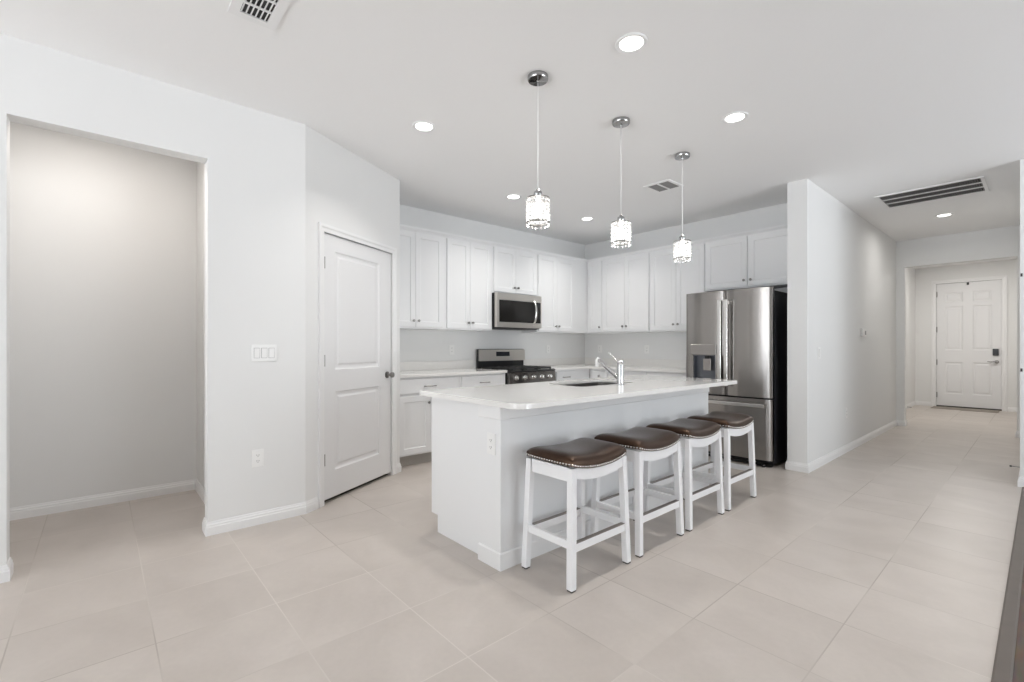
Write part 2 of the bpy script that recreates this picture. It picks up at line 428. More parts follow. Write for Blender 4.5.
# angled pantry wall with its door opening
D0, D1, DZ = 0.178, 1.090, 2.105
pts = [(0, 0), (D0, 0), (D0, DZ), (D1, DZ), (D1, 0), (LD, 0), (LD, H), (0, H)]
b = BM(); prism(b, [FD(a, 0, z) for a, z in pts], -TW * FD.N)
struct('wall_pantry', b, 'wall', 'angled white wall that holds the pantry door', 'wall')
b = BM(); wall_y(b, C2.y, C2.y - TW, XW - TW, C2.x - 0.002)
struct('wall_pantry_return', b, 'wall', 'short white wall where the cabinet run meets the pantry', 'wall')
b = BM(); wall_x(b, XW, XW - TW, C2.y, YW + TW)
struct('wall_kitchen', b, 'wall', 'white kitchen wall behind the range and its cabinets', 'wall')
b = BM(); wall_y(b, YW, YW + TW, XW, XC)
struct('wall_far', b, 'wall', 'white kitchen wall behind the fridge and its cabinets', 'wall')
b = BM(); box(b, XC, XH, YC, YF, 0, H)
struct('wall_hall', b, 'wall', 'long white hall wall beside the fridge with a thermostat', 'wall')
b = BM(); wall_y(b, YF, YF + 0.12, -3.0, 0.4, [(-1.416, -0.245, 2.432)])
struct('wall_foyer_opening', b, 'wall', 'white header wall with the opening to the foyer', 'wall')
b = BM(); wall_x(b, -1.785, -1.785 - TW, YF + 0.12, YD)
struct('wall_foyer_left', b, 'wall', 'narrow white wall left of the front door', 'wall')
b = BM(); wall_x(b, 0.25, 0.25 + TW, YF + 0.12, YD)
struct('wall_foyer_right', b, 'wall', 'white foyer wall right of the front door', 'wall')
E0, E1, EZ = -1.462, -0.530, 2.490
b = BM(); wall_y(b, YD, YD + 0.15, -1.9, 0.4, [(E0, E1, EZ)])
struct('wall_entry', b, 'wall', 'white wall around the front door', 'wall')
b = BM(); prism(b, [(XR, YR, 0), (4.2, YR, 0), (4.2, YR + TW, 0), (XR + TW, YR + TW, 0), (XR + TW, YF, 0), (XR, YF, 0)], (0, 0, H))
struct('wall_right', b, 'wall', 'white wall end cut off by the right edge of the picture', 'wall')
# glazed walls behind the photographer, the source of daylight
b = BM(); wall_y(b, -5.2, -5.35, -3.7, 4.3, [(-3.45, -0.5, 2.5), (-0.3, 1.8, 2.5)])
struct('wall_rear', b, 'wall', 'rear wall with tall glazed openings behind the viewpoint', 'wall')
b = BM(); wall_x(b, 4.2, 4.35, -5.3, YR + TW, [(2.3, 5.8, 2.5)])
struct('wall_den', b, 'wall', 'side wall with tall glazed openings outside the view', 'wall')
def slider(name, F, w, h, label):
    b = BM()
    fbox(b, F, 0, w, 0, 0.08, h - 0.06, h); 
    fbox(b, F, 0, w, 0, 0.08, 0.0, 0.04)
    for k in range(4): fbox(b, F, k * (w - 0.06) / 3, k * (w - 0.06) / 3 + 0.06, 0, 0.08, 0.04, h - 0.06)
    struct(name, b, 'trim', label, 'window')
slider('window_1', Frame((-3.45, -5.33, 0), (1, 0, 0), (0, 1, 0)), 2.95, 2.5, 'wide sliding door frame in the rear wall')
slider('window_2', Frame((-0.3, -5.33, 0), (1, 0, 0), (0, 1, 0)), 2.1, 2.5, 'narrow sliding door frame in the rear wall')

# ------------------------------------------------------------------ baseboards, casings
BASE = [(0, 0), (0.014, 0), (0.014, 0.052), (0.011, 0.058), (0.011, 0.068), (0.007, 0.074), (0.005, 0.086), (0, 0.086)]
def baseboard(name, pts, label):
    struct(name, sweep(BM(), pts, BASE), 'trim', label, 'baseboard')
def dpt(t): return (C1.x + dirD.x * t, C1.y + dirD.y * t)
baseboard('baseboard_left', [dpt(0.118), (C1.x, C1.y), (XL, OPY1), (XL - TW, OPY1), (XL - TW, 0.622), (XA, 0.622), (XA, -1.6)], 'white baseboard running from the pantry door into the alcove')
baseboard('baseboard_left_near', [(XL - TW, OPY0), (XL, OPY0), (XL, -5.2)], 'white baseboard left of the alcove opening')
baseboard('baseboard_pantry', [(-4.238, C2.y), (C2.x, C2.y), dpt(1.150)], 'short white baseboard right of the pantry door')
baseboard('baseboard_hall', [(-1.416, YF + 0.12), (-1.416, YF), (XH, YF), (XH, YC), (XC, YC), (XC, YC + 0.15)], 'white baseboard along the hall wall and around its end')
baseboard('baseboard_foyer_left', [(E0 - 0.075, YD), (-1.785, YD), (-1.785, YF + 0.12)], 'white baseboard left of the front door')
baseboard('baseboard_foyer_right', [(0.25, YD), (E1 + 0.075, YD)], 'white baseboard right of the front door')
baseboard('baseboard_right', [(1.2, YR), (XR, YR), (XR, YF), (-0.245, YF), (-0.245, YF + 0.12)], 'white baseboard on the wall end at the right edge')

def casing(name, F, a0, a1, zt, w, label):
    b = BM()
    prof = [(0, 0), (0.018, 0), (0.018, w * 0.35), (0.012, w * 0.55), (0.010, w), (0, w)]     # (n, distance from the outer edge)
    # outer edge at a0 - w, a1 + w, zt + w; profile runs inwards
    path_o = [(a0 - w, 0.0), (a0 - w, zt + w), (a1 + w, zt + w), (a1 + w, 0.0)]
    path_i = [(a0, 0.0), (a0, zt), (a1, zt), (a1, 0.0)]
    rows = []
    for (oa, oz), (ia, iz) in zip(path_o, path_i):
        rows.append([b.verts.new(F(oa + (ia - oa) * d / w, n, oz + (iz - oz) * d / w)) for n, d in prof])
    k = len(prof)
    for i in range(3):
        for j in range(k): b.faces.new((rows[i][j], rows[i][(j + 1) % k], rows[i + 1][(j + 1) % k], rows[i + 1][j]))
    b.faces.new(rows[0]); b.faces.new(rows[3])
    struct(name, b, 'trim', label, 'trim')
casing('trim_2', FD, D0 + 0.004, D1 - 0.004, DZ - 0.004, 0.058, 'white casing around the pantry door')
FE = Frame((0, YD, 0), (1, 0, 0), (0, -1, 0))
casing('trim_3', FE, E0 + 0.004, E1 - 0.004, EZ - 0.004, 0.070, 'white casing around the front door')

MOULD = [(0.010, -0.008), (0.020, -0.010), (0.034, -0.010), (0.050, -0.003)]
# pantry door: two moulded panels
b = BM(); panelled(b, FD, D0 + 0.006, D1 - 0.006, 0.030, DZ - 0.008, -0.045, -0.010,
                   [(0.325, 0.905, 1.035, 1.975), (0.325, 0.905, 0.240, 0.862)], MOULD)
door1 = struct('door_1', b, 'door', 'white two panel pantry door in the angled wall', 'door')
for z in (1.865, 1.11, 0.345):
    b = BM(); tube(b, [FD(D0 + 0.0115, 0.004, z - 0.045), FD(D0 + 0.0115, 0.004, z + 0.045)], 0.0070, 10)
    fbox(b, FD, D0 + 0.008, D0 + 0.020, -0.0095, -0.003, z - 0.045, z + 0.045); obj('hinge', b, 'nickel', door1)
b = BM(); kp = FD(1.020, 0, 0.955)
lathe(b, [(0, -0.010), (0.031, -0.010), (0.031, -0.002), (0.012, 0.002), (0.011, 0.028), (0.022, 0.036), (0.027, 0.048), (0.024, 0.060), (0.012, 0.066), (0, 0.067)], kp, frame=(FD.A, Z, FD.N), seg=20)
obj('doorknob', b, 'nickel', door1)
b = BM(); fbox(b, FD, D0 + 0.001, D1 - 0.001, -0.113, -0.046, 0.0, 0.004);  # dark strip laid in as the shade under the pantry door
struct('trim_4', b, 'sweep_shade', 'dark strip standing in for the shade under the pantry door', 'trim')

# front door: six panels
ax0, ax1 = E0 + 0.006, E1 - 0.006
cw = (ax1 - ax0); pa = [(ax0 + 0.125, ax0 + 0.125 + 0.265), (ax1 - 0.125 - 0.265, ax1 - 0.125)]
pz = [(2.10, 2.30), (1.145, 2.02), (0.27, 0.905)]
pans = [(p[0], p[1], q[0], q[1]) for p in pa for q in pz]
b = BM(); panelled(b, FE, ax0, ax1, 0.028, EZ - 0.008, -0.050, -0.012, pans, MOULD)
door2 = struct('door_2', b, 'door', 'white six panel front door at the end of the hall', 'door')
for z in (2.27, 1.56, 0.90, 0.24):
    b = BM(); tube(b, [FE(E0 + 0.013, 0.004, z - 0.055), FE(E0 + 0.013, 0.004, z + 0.055)], 0.0085, 10); obj('hinge', b, 'nickel', door2)
b = BM(); fbox(b, FE, -0.655, -0.575, -0.013, 0.018, 1.045, 1.175, 0.008); k = obj('keypad_lock', b, 'black', door2); k['label'] = 'black keypad lock'
b = BM(); c = FE(-0.60, 0, 0.925)
lathe(b, [(0, -0.012), (0.032, -0.012), (0.032, -0.002), (0.013, 0.004), (0.012, 0.045), (0, 0.046)], c, frame=((1, 0, 0), (0, 0, 1), (0, -1, 0)), seg=18)
tube(b, [FE(-0.60, 0.040, 0.925), FE(-0.64, 0.044, 0.929), FE(-0.68, 0.042, 0.923), FE(-0.725, 0.036, 0.931)], [0.010, 0.011, 0.010, 0.007], 10)
k = obj('lever_handle', b, 'nickel', door2)
b = BM(); fbox(b, FE, -1.010, -0.978, -0.013, 0.016, 2.425, 2.475, 0.004); k = obj('security_latch', b, 'black', door2); k['label'] = 'small black latch at top of door'
for z in (0.925, 1.11):
    b = BM(); fbox(b, FE, E1 - 0.006, E1 + 0.006, -0.010, 0.004, z - 0.035, z + 0.035); obj('strike_plate', b, 'nickel', door2)
b = BM(); fbox(b, FE, E0 + 0.0006, E1 - 0.0006, -0.148, -0.053, 0.009, EZ - 0.0006); obj('leak_sheet', b, 'sweep_shade', door2)  # hidden sheet added behind the leaf to block outside light leaking in
b = BM(); fbox(b, FE, ax0, ax1, -0.048, -0.010, 0.009, 0.027); obj('door_sweep', b, 'sweep_shade', door2)
b = BM(); prism(b, [FE(E0 + 0.001, -0.149, 0), FE(E0 + 0.001, -0.149, 0.008), FE(E0 + 0.001, -0.02, 0.008), FE(E0 + 0.001, 0.0, 0.0)], FE.A * (E1 - E0 - 0.002))
struct('trim_5', b, 'sill', 'bronze threshold under the front door', 'trim')
b = BM(); box(b, E0 - 0.03, E1 - 0.03, YD - 0.46, YD - 0.022, 0.0, 0.009, 0.003)
mt = thing('door_mat', 'thin grey brown mat on the floor before the front door', 'door mat', ((E0 + E1) / 2, YD - 0.24, 0))
obj('mat_body', b, 'mat', mt)

# ------------------------------------------------------------------ kitchen cabinets
REC = [(0.006, -0.008)]
def shaker(F, a0, a1, z0, z1, parent, rail=0.058, name='door', th=0.019, slab_front=False):
    b = BM()
    panelled(b, F, a0, a1, z0, z1, 0.0005, th, [] if slab_front else [(a0 + rail, a1 - rail, z0 + rail, z1 - rail)], REC, 0.002)
    return obj(name, b, 'cabinet', parent)
def knob(F, a, z, parent, n=0.019):
    b = BM(); lathe(b, [(0, 0), (0.007, 0), (0.006, 0.010), (0.013, 0.016), (0.015, 0.022), (0.012, 0.028), (0, 0.029)], F(a, n, z), frame=(F.A, Z, F.N), seg=14)
    return obj('knob', b, 'nickel', parent)
def pull(F, a, z, parent, w=0.128, n=0.019):
    b = BM()
    tube(b, [F(a - w / 2, n, z), F(a - w / 2, n + 0.022, z), F(a - w / 2 + 0.008, n + 0.030, z), F(a + w / 2 - 0.008, n + 0.030, z), F(a + w / 2, n + 0.022, z), F(a + w / 2, n, z)], 0.0058, 8)
    return obj('bar_pull', b, 'nickel', parent)
FW = Frame((-4.549, 0, 0), (0, 1, 0), (1, 0, 0))       # fronts of the uppers on the stove wall
FF = Frame((0, 5.509, 0), (1, 0, 0), (0, -1, 0))       # fronts of the uppers on the fridge wall
ZB, ZT = 1.415, 2.478
def upper(F, a0, a1, z0, z1, doors, label, depth, knobs='mid', body_a1=None):
    t = thing('wall_cabinet', label, 'cabinet', F((a0 + a1) / 2, -depth / 2, z0), 0, 'white wall cabinets')
    b = BM(); fbox(b, F, a0 + 0.0006, (body_a1 or a1) - 0.0006, -depth, 0, z0, z1)
    obj('body', b, 'cabinet', t)
    for i, (d0, d1) in enumerate(doors):
        d = shaker(F, d0, d1, z0 + 0.018, z1 - 0.012, t)
        a = (d1 - 0.030) if (len(doors) == 2 and i == 0) or (len(doors) == 1) else d0 + 0.030
        knob(F, a, z0 + 0.018 + 0.068, d)
    return t
dW = 0.308; dF = 0.312
upper(FW, 2.196, 2.967, ZB, ZT, [(2.228, 2.584), (2.587, 2.942)], 'white two door wall cabinet next to the pantry wall', dW)
upper(FW, 2.967, 3.667, ZB, ZT, [(2.995, 3.317), (3.320, 3.648)], 'white two door wall cabinet just left of the microwave', dW)
upper(FW, 3.667, 4.447, 1.890, ZT, [(3.690, 4.050), (4.053, 4.428)], 'short white wall cabinet above the microwave', dW)
upper(FW, 4.447, 5.500, ZB, ZT, [(4.463, 4.826), (4.829, 5.192)], 'white wall cabinet between the microwave and the corner', dW, body_a1=5.8205)
upper(FF, -4.5475, -4.254, ZB, ZT, [(-4.520, -4.268)], 'narrow single door wall cabinet in the corner', dF)
upper(FF, -4.254, -3.472, ZB, ZT, [(-4.243, -3.866), (-3.863, -3.486)], 'white two door wall cabinet right of the corner', dF)
upper(FF, -3.472, -2.714, ZB, ZT, [(-3.458, -3.092), (-3.089, -2.724)], 'white two door wall cabinet left of the fridge', dF)
upper(FF, -2.714, XC - 0.001, 1.885, ZT, [(-2.703, -2.222), (-2.208, -1.722)], 'short white wall cabinet above the fridge', dF)
CROWN = [(-0.02, ZT), (0.006, ZT), (0.010, ZT + 0.010), (0.030, ZT + 0.028), (0.034, ZT + 0.042), (-0.02, ZT + 0.042)]
b = BM(); sweep(b, [(XC - 0.001, 5.509), (-4.549, 5.509), (-4.549, 2.196)], CROWN)
struct('trim_6', b, 'cabinet', 'white crown strip along the top of the wall cabinets', 'trim')

FBW = Frame((-4.249, 0, 0), (0, 1, 0), (1, 0, 0)); FBF = Frame((0, 5.212, 0), (1, 0, 0), (0, -1, 0))
CZ0, CZ1 = 0.906, 0.938
def base_cab(F, a0, a1, label, drawers, doors, depth=0.608, body_a0=None, knob_drawer=False):
    t = thing('base_cabinet', label, 'cabinet', F((a0 + a1) / 2, -depth / 2, 0), 0, 'white base cabinets')
    b = BM(); fbox(b, F, (body_a0 if body_a0 is not None else a0) + 0.0006, a1 - 0.0006, -depth, 0, 0.112, CZ0 - 0.0006); obj('body', b, 'cabinet', t)
    b = BM(); fbox(b, F, (body_a0 if body_a0 is not None else a0) + 0.0006, a1 - 0.0006, -depth, -0.075, 0.0, 0.1115); obj('toe_kick', b, 'toe', t)
    for d0, d1 in drawers:
        d = shaker(F, d0, d1, 0.738, 0.888, t, name='drawer', slab_front=True)
        if knob_drawer: knob(F, (d0 + d1) / 2, 0.810, d)
        else: pull(F, (d0 + d1) / 2, 0.810, d)
    for i, (d0, d1) in enumerate(doors):
        d = shaker(F, d0, d1, 0.128, 0.714, t)
        knob(F, d1 - 0.03 if (i == 0) else d0 + 0.03, 0.640, d)
    return t
base_cab(FBW, 2.196, 2.965, 'white base cabinet next to the pantry with one wide drawer', [(2.225, 2.942)], [(2.225, 2.592), (2.595, 2.942)])
base_cab(FBW, 2.965, 3.630, 'white base cabinet just left of the range', [(2.992, 3.612)], [(2.992, 3.300), (3.303, 3.612)])
base_cab(FBW, 4.440, 5.190, 'white base cabinet right of the range with a narrow drawer', [(4.500, 4.870)], [(4.500, 4.870)])
t = base_cab(FBF, -4.225, -3.925, 'narrow white base cabinet in the corner with a knob drawer', [(-4.200, -3.945)], [(-4.200, -3.945)], body_a0=-4.855, knob_drawer=True)
base_cab(FBF, -3.925, -2.735, 'wide white base cabinet left of the fridge', [(-3.905, -3.335), (-3.325, -2.755)], [(-3.905, -3.335), (-3.325, -2.755)])

# counters of the perimeter
t = thing('countertop', 'white quartz countertop between the pantry wall and the range', 'countertop', (-4.53, 2.9, CZ0))
b = BM(); box(b, XW + 0.001, -4.212, C2.y + 0.002, 3.632, CZ0, CZ1, 0.003); obj('counter_slab', b, 'quartz', t)
b = BM(); box(b, XW + 0.001, XW + 0.021, C2.y + 0.002, 3.632, CZ1 + 0.0005, CZ1 + 0.105, 0.002); obj('upstand', b, 'quartz', t)
t = thing('countertop', 'white quartz corner countertop between the range and the fridge', 'countertop', (-4.2, 5.5, CZ0))
b = BM(); prism(b, [(XW + 0.001, 4.442, CZ0), (-4.212, 4.442, CZ0), (-4.212, 5.175, CZ0), (-2.735, 5.175, CZ0), (-2.735, YW - 0.001, CZ0), (XW + 0.001, YW - 0.001, CZ0)], (0, 0, CZ1 - CZ0))
obj('counter_slab', b, 'quartz', t)
b = BM(); prism(b, [(XW + 0.001, 4.442, CZ1 + 0.0005), (XW + 0.021, 4.442, CZ1 + 0.0005), (XW + 0.021, YW - 0.021, CZ1 + 0.0005), (-2.735, YW - 0.021, CZ1 + 0.0005), (-2.735, YW - 0.001, CZ1 + 0.0005), (XW + 0.001, YW - 0.001, CZ1 + 0.0005)], (0, 0, 0.104))
obj('upstand', b, 'quartz', t)

# ------------------------------------------------------------------ range
RY0, RY1 = 3.6355, 4.4365
t = thing('gas_range', 'stainless steel and black gas range between the base cabinets', 'range', (-4.5, (RY0 + RY1) / 2, 0))
b = BM(); box(b, XW + 0.03, -4.225, RY0, RY1, 0.03, 0.905); obj('body', b, 'black_side', t)
b = BM(); box(b, XW + 0.03, -4.19, RY0 + 0.001, RY1 - 0.001, 0.9055, 0.925, 0.004); ck = obj('cooktop', b, 'black', t)
FR = Frame((-4.2245, 0, 0), (0, 1, 0), (1, 0, 0))
b = BM(); prism(b, [FR(RY0 + 0.004, 0, 0.775), FR(RY0 + 0.004, 0.045, 0.775), FR(RY0 + 0.004, 0.028, 0.904), FR(RY0 + 0.004, 0, 0.904)], FR.A * (RY1 - RY0 - 0.008)); pnl = obj('control_panel', b, 'steel', t)
for k in range(5):
    a = RY0 + 0.115 + k * (RY1 - RY0 - 0.23) / 4
    b = BM(); lathe(b, [(0, 0), (0.026, 0), (0.026, 0.006), (0.021, 0.008), (0.019, 0.032), (0.016, 0.036), (0, 0.036)], FR(a, 0.037, 0.842), frame=(FR.A, Z, FR.N), seg=18)
    fbox(b, FR, a - 0.004, a + 0.004, 0.060, 0.080, 0.825, 0.859, 0.002)
    obj('burner_knob', b, 'steel_bright', t)
b = BM(); fbox(b, FR, RY0 + 0.004, RY1 - 0.004, 0.0005, 0.040, 0.235, 0.765, 0.004); od = obj('oven_door', b, 'steel', t)
b = BM(); fbox(b, FR, RY0 + 0.12, RY1 - 0.12, 0.0405, 0.044, 0.36, 0.64, 0.001); obj('window', b, 'glass_black', od)
b = BM(); tube(b, [FR(RY0 + 0.06, 0.041, 0.715), FR(RY0 + 0.06, 0.080, 0.715), FR(RY1 - 0.06, 0.080, 0.715), FR(RY1 - 0.06, 0.041, 0.715)], 0.011, 10); obj('handle', b, 'steel_bright', od)
b = BM(); fbox(b, FR, RY0 + 0.004, RY1 - 0.004, 0.0005, 0.038, 0.06, 0.225, 0.004); obj('drawer', b, 'steel', t)
for k in range(3):                                     # three cast iron grates
    y0 = RY0 + 0.03 + k * (RY1 - RY0 - 0.06) / 3; y1 = y0 + (RY1 - RY0 - 0.06) / 3 - 0.006; b = BM()
    for yy in (y0, y1 - 0.012): box(b, -4.75, -4.235, yy, yy + 0.012, 0.940, 0.958, 0.002)
    for xx in (-4.75, -4.62, -4.50, -4.37, -4.247): box(b, xx, xx + 0.012, y0, y1, 0.942, 0.960, 0.002)
    for xx in (-4.748, -4.249):
        for yy in (y0 + 0.001, y1 - 0.011): box(b, xx, xx + 0.01, yy, yy + 0.01, 0.925, 0.945)
    obj('grate', b, 'iron', t)
for yy in (RY0 + 0.16, RY0 + 0.40, RY1 - 0.16):
    for xx in (-4.64, -4.36):
        b = BM(); lathe(b, [(0, 0.9252), (0.045, 0.9252), (0.045, 0.932), (0.032, 0.934), (0.032, 0.939), (0, 0.939)], (xx, yy, 0), seg=18); obj('burner', b, 'iron', t)
FBG = Frame((XW + 0.03, 0, 0), (0, 1, 0), (1, 0, 0))
b = BM(); fbox(b, FBG, RY0, RY1, 0, 0.030, 0.926, 1.185, 0.004); obj('backguard', b, 'black', t)
b = BM(); prism(b, [FBG(RY0 + 0.012, 0.0305, 1.035), FBG(RY0 + 0.012, 0.055, 1.030), FBG(RY0 + 0.012, 0.045, 1.172), FBG(RY0 + 0.012, 0.0305, 1.180)], FBG.A * (RY1 - RY0 - 0.006)); bg_ = obj('backguard_panel', b, 'steel_warm', t)
b = BM(); prism(b, [FBG(RY0 + 0.29, 0.0520, 1.090), FBG(RY0 + 0.29, 0.0525, 1.090), FBG(RY0 + 0.29, 0.0485, 1.150), FBG(RY0 + 0.29, 0.0465, 1.150)], FBG.A * 0.235); obj('display', b, 'screen', bg_)

# ------------------------------------------------------------------ microwave
MY0, MY1 = 3.6685, 4.4455
t = thing('microwave', 'stainless over the range microwave with black glass door', 'microwave', (-4.65, (MY0 + MY1) / 2, 1.445))
MZ0, MZ1 = 1.450, 1.888
FM = Frame((-4.50, 0, 0), (0, 1, 0), (1, 0, 0))
b = BM(); box(b, XW + 0.002, -4.50, MY0, MY1, MZ0, MZ1); obj('body', b, 'black_side', t)
b = BM(); panelled(b, FM, MY0 + 0.001, MY1 - 0.001, MZ0 + 0.010, MZ1 - 0.001, 0.0005, 0.048, [(MY0 + 0.036, MY1 - 0.012, MZ0 + 0.072, MZ1 - 0.082)], [(0.003, -0.004)]); dr = obj('door', b, 'steel_warm', t)
b = BM(); fbox(b, FM, MY0 + 0.040, MY1 - 0.016, 0.0442, 0.0468, MZ0 + 0.076, MZ1 - 0.088, 0.0008); obj('window', b, 'glass_black', dr)
b = BM(); fbox(b, FM, MY1 - 0.105, MY1 - 0.028, 0.0470, 0.0482, MZ0 + 0.30, MZ1 - 0.105); obj('display', b, 'screen', dr)
b = BM(); hp = []
for k in range(9):
    s = -1 + k / 4; hp.append(FM(MY1 - 0.150 , 0.050 + 0.046 * (1 - s * s) ** 0.6 if abs(s) < 1 else 0.048, (MZ0 + MZ1) / 2 + s * 0.155))
tube(b, hp, 0.015, 10); obj('handle', b, 'steel_bright', dr)
b = BM(); box(b, XW + 0.05, -4.52, MY0 + 0.03, MY1 - 0.03, MZ0 - 0.008, MZ0 - 0.0005); obj('vent_grille', b, 'slot', t)

# ------------------------------------------------------------------ refrigerator
FX0, FX1, FY = -2.700, -1.788, 5.075
t = thing('refrigerator', 'stainless french door refrigerator with black sides at the end of the cabinets', 'refrigerator', ((FX0 + FX1) / 2, 5.4, 0))
b = BM(); box(b, FX0 + 0.003, FX1 - 0.003, FY, YW - 0.03, 0.035, 1.785, 0.004); obj('body', b, 'black_side', t)
XM = (FX0 + FX1) / 2 - 0.008
def bowed(b, x0, x1, z0, z1, y_back, depth, bow, ex=0.012, n=28, cx=None, xa=None, xb=None):
    xa = x0 if xa is None else xa; xb = x1 if xb is None else xb; f0 = set(b.faces)
    """a steel leaf with a gently bowed front and rolled edges, front towards -y"""
    cols = []
    for i in range(n + 1):
        s = i / n; x = xa + (xb - xa) * s
        e = min(x - x0, x1 - x); roll = 0.0
        if e < ex: roll = ex - math.sqrt(max(0, ex * ex - (ex - e) ** 2))
        mid = (x0 + x1) / 2 if cx is None else cx
        hw = max(abs(x0 - mid), abs(x1 - mid))
        cols.append((x, y_back - depth - bow * (1 - ((x - mid) / hw) ** 2) + roll))
    outline = [(xa, y_back)] + cols + [(xb, y_back)]
    outline = [(x, y, z0) for x, y in outline]
    prism(b, outline, (0, 0, z1 - z0))
    for f in b.faces:
        if abs(f.normal.z) < 0.5 and f.calc_center_median().y < y_back - 0.02: f.smooth = True
    return b
FZ = 0.695
DX0, DX1, DZ0, DZ1 = -2.602, -2.352, 0.86, 1.125           # dispenser recess
# left door: built around the recess
lt = BM()
LB = (FY - 0.002, 0.062, 0.022)
bowed(lt, FX0, XM - 0.0015, FZ + 0.008, DZ0, *LB); bowed(lt, FX0, XM - 0.0015, DZ1, 1.815, *LB)
bowed(lt, FX0, XM - 0.0015, DZ0, DZ1, *LB, xb=DX0); bowed(lt, FX0, XM - 0.0015, DZ0, DZ1, *LB, xa=DX1)
ld = obj('door', lt, 'steel', t); ld['label'] = 'left fridge door with water dispenser'
b = BM(); bowed(b, XM + 0.0015, FX1, FZ + 0.008, 1.815, FY - 0.002, 0.062, 0.022); rd = obj('door', b, 'steel', t); rd['label'] = 'plain right fridge door'
b = BM(); bowed(b, FX0, FX1, 0.075, FZ - 0.008, FY - 0.002, 0.062, 0.022, cx=None); fd = obj('freezer_drawer', b, 'steel', t)
yd = FY - 0.002 - 0.062 - 0.022
b = BM(); box(b, DX0 - 0.025, DX1 + 0.012, yd - 0.006, yd + 0.03, 1.128, 1.240, 0.003); obj('dispenser_panel', b, 'steel', ld)
b = BM()
for (xa_, xb_, za_, zb_, ya_) in ((DX0, DX1, DZ0, DZ1, FY - 0.014), (DX0, DX0 + 0.006, DZ0, DZ1, yd + 0.012), (DX1 - 0.006, DX1, DZ0, DZ1, yd + 0.012), (DX0, DX1, DZ1 - 0.006, DZ1, yd + 0.012), (DX0, DX1, DZ0, DZ0 + 0.010, yd + 0.012)):
    box(b, xa_ + 0.0004, xb_ - 0.0004, ya_, FY - 0.003, za_ + 0.0004, zb_ - 0.0004)
dp = obj('dispenser_recess', b, 'dispenser', ld)
b = BM(); box(b, DX0 + 0.105, DX1 - 0.055, yd + 0.020, yd + 0.032, 0.955, 1.085, 0.004); obj('dispenser_paddle', b, 'steel', dp)
b = BM(); box(b, DX0 + 0.125, DX1 - 0.075, yd + 0.018, yd + 0.050, 1.086, 1.118, 0.004); obj('water_spout', b, 'black', dp)
def fridge_handle(x, z0, z1, parent):
    b = BM(); y = yd - 0.045
    box(b, x - 0.020, x + 0.020, y - 0.010, y + 0.006, z0, z1, 0.005)
    for zz in (z0 + 0.01, z1 - 0.05): box(b, x - 0.011, x + 0.011, y + 0.004, yd + 0.016, zz, zz + 0.04, 0.003)
    obj('handle', b, 'steel_bright', parent)
fridge_handle(XM - 0.034, 0.80, 1.715, ld); fridge_handle(XM + 0.034, 0.80, 1.715, rd)
b = BM(); y = yd - 0.045
box(b, FX0 + 0.06, FX1 - 0.05, y - 0.010, y + 0.006, 0.606, 0.642, 0.005)
for xx in (FX0 + 0.07, FX1 - 0.10): box(b, xx, xx + 0.04, y + 0.004, yd + 0.016, 0.610, 0.638, 0.003)
obj('handle', b, 'steel_bright', fd)
for xx in (FX0 + 0.03, FX1 - 0.10):
    b = BM(); box(b, xx, xx + 0.07, FY - 0.05, FY + 0.05, 1.786, 1.808, 0.004); obj('hinge_cover', b, 'black', t)
b = BM(); box(b, FX0 + 0.02, FX1 - 0.02, FY - 0.02, FY + 0.03, 0.008, 0.0345); obj('kick_grille', b, 'black', t)
for xx in (FX0 + 0.05, FX1 - 0.09):
    b = BM(); lathe(b, [(0, 0), (0.018, 0), (0.018, 0.030), (0, 0.034)], (xx, FY - 0.035, 0), seg=14); obj('foot', b, 'black', t)

# ------------------------------------------------------------------ island
IX0, IX1, IY0, IY1, IZ = -2.712, -1.957, 1.668, 4.024, 0.895
PX0, PY0 = -2.140, 1.636
SX0, SX1, SY0, SY1 = -2.60, -2.225, 2.64, 3.32
t = thing('kitchen_island', 'white island base panel with an outlet in front of the stools', 'kitchen island', ((IX0 + IX1) / 2, (IY0 + IY1) / 2, 0))
b = BM()
prism(b, [(IX0 + 0.075, IY0 , 0), (IX1 - 0.0185, IY0 , 0), (IX1 - 0.0185, IY0, IZ - 0.0006), (IX0, IY0, IZ - 0.0006), (IX0, IY0, 0.112), (IX0 + 0.075, IY0, 0.112)], (0, 0.95, 0))
prism(b, [(IX0 + 0.075, SY1 + 0.02, 0), (IX1 - 0.0185, SY1 + 0.02, 0), (IX1 - 0.0185, SY1 + 0.02, IZ - 0.0006), (IX0, SY1 + 0.02, IZ - 0.0006), (IX0, SY1 + 0.02, 0.112), (IX0 + 0.075, SY1 + 0.02, 0.112)], (0, IY1 - SY1 - 0.02, 0))
box(b, SX1 + 0.02, IX1 - 0.0185, IY0 + 0.90, SY1 + 0.10, 0, IZ - 0.0006)
box(b, IX0, IX0 + 0.02, IY0 + 0.90, SY1 + 0.10, 0.112, IZ - 0.0006)
box(b, IX0 + 0.075, SX1 + 0.02, IY0 + 0.90, SY1 + 0.10, 0.0, 0.60)
obj('body', b, 'cabinet', t)
b = BM(); box(b, IX1 - 0.018, IX1, IY0, IY1, 0, IZ - 0.0006); obj('back_panel', b, 'cabinet', t)
b = BM(); box(b, PX0, IX1 + 0.002, PY0, IY0 - 0.0005, 0, IZ - 0.0006, 0.0015); obj('corner_post', b, 'cabinet', t)
ITR = [(0, 0), (0.008, 0), (0.008, 0.088), (0.003, 0.094), (0, 0.094)]
b = BM(); sweep(b, [(IX1 + 0.002, IY1), (IX1 + 0.002, PY0), (PX0, PY0), (PX0, IY0)], ITR); obj('base_trim', b, 'trim', t)
ITT = [(0, 0.818), (0.003, 0.818), (0.007, 0.824), (0.007, IZ - 0.0006), (0, IZ - 0.0006)]
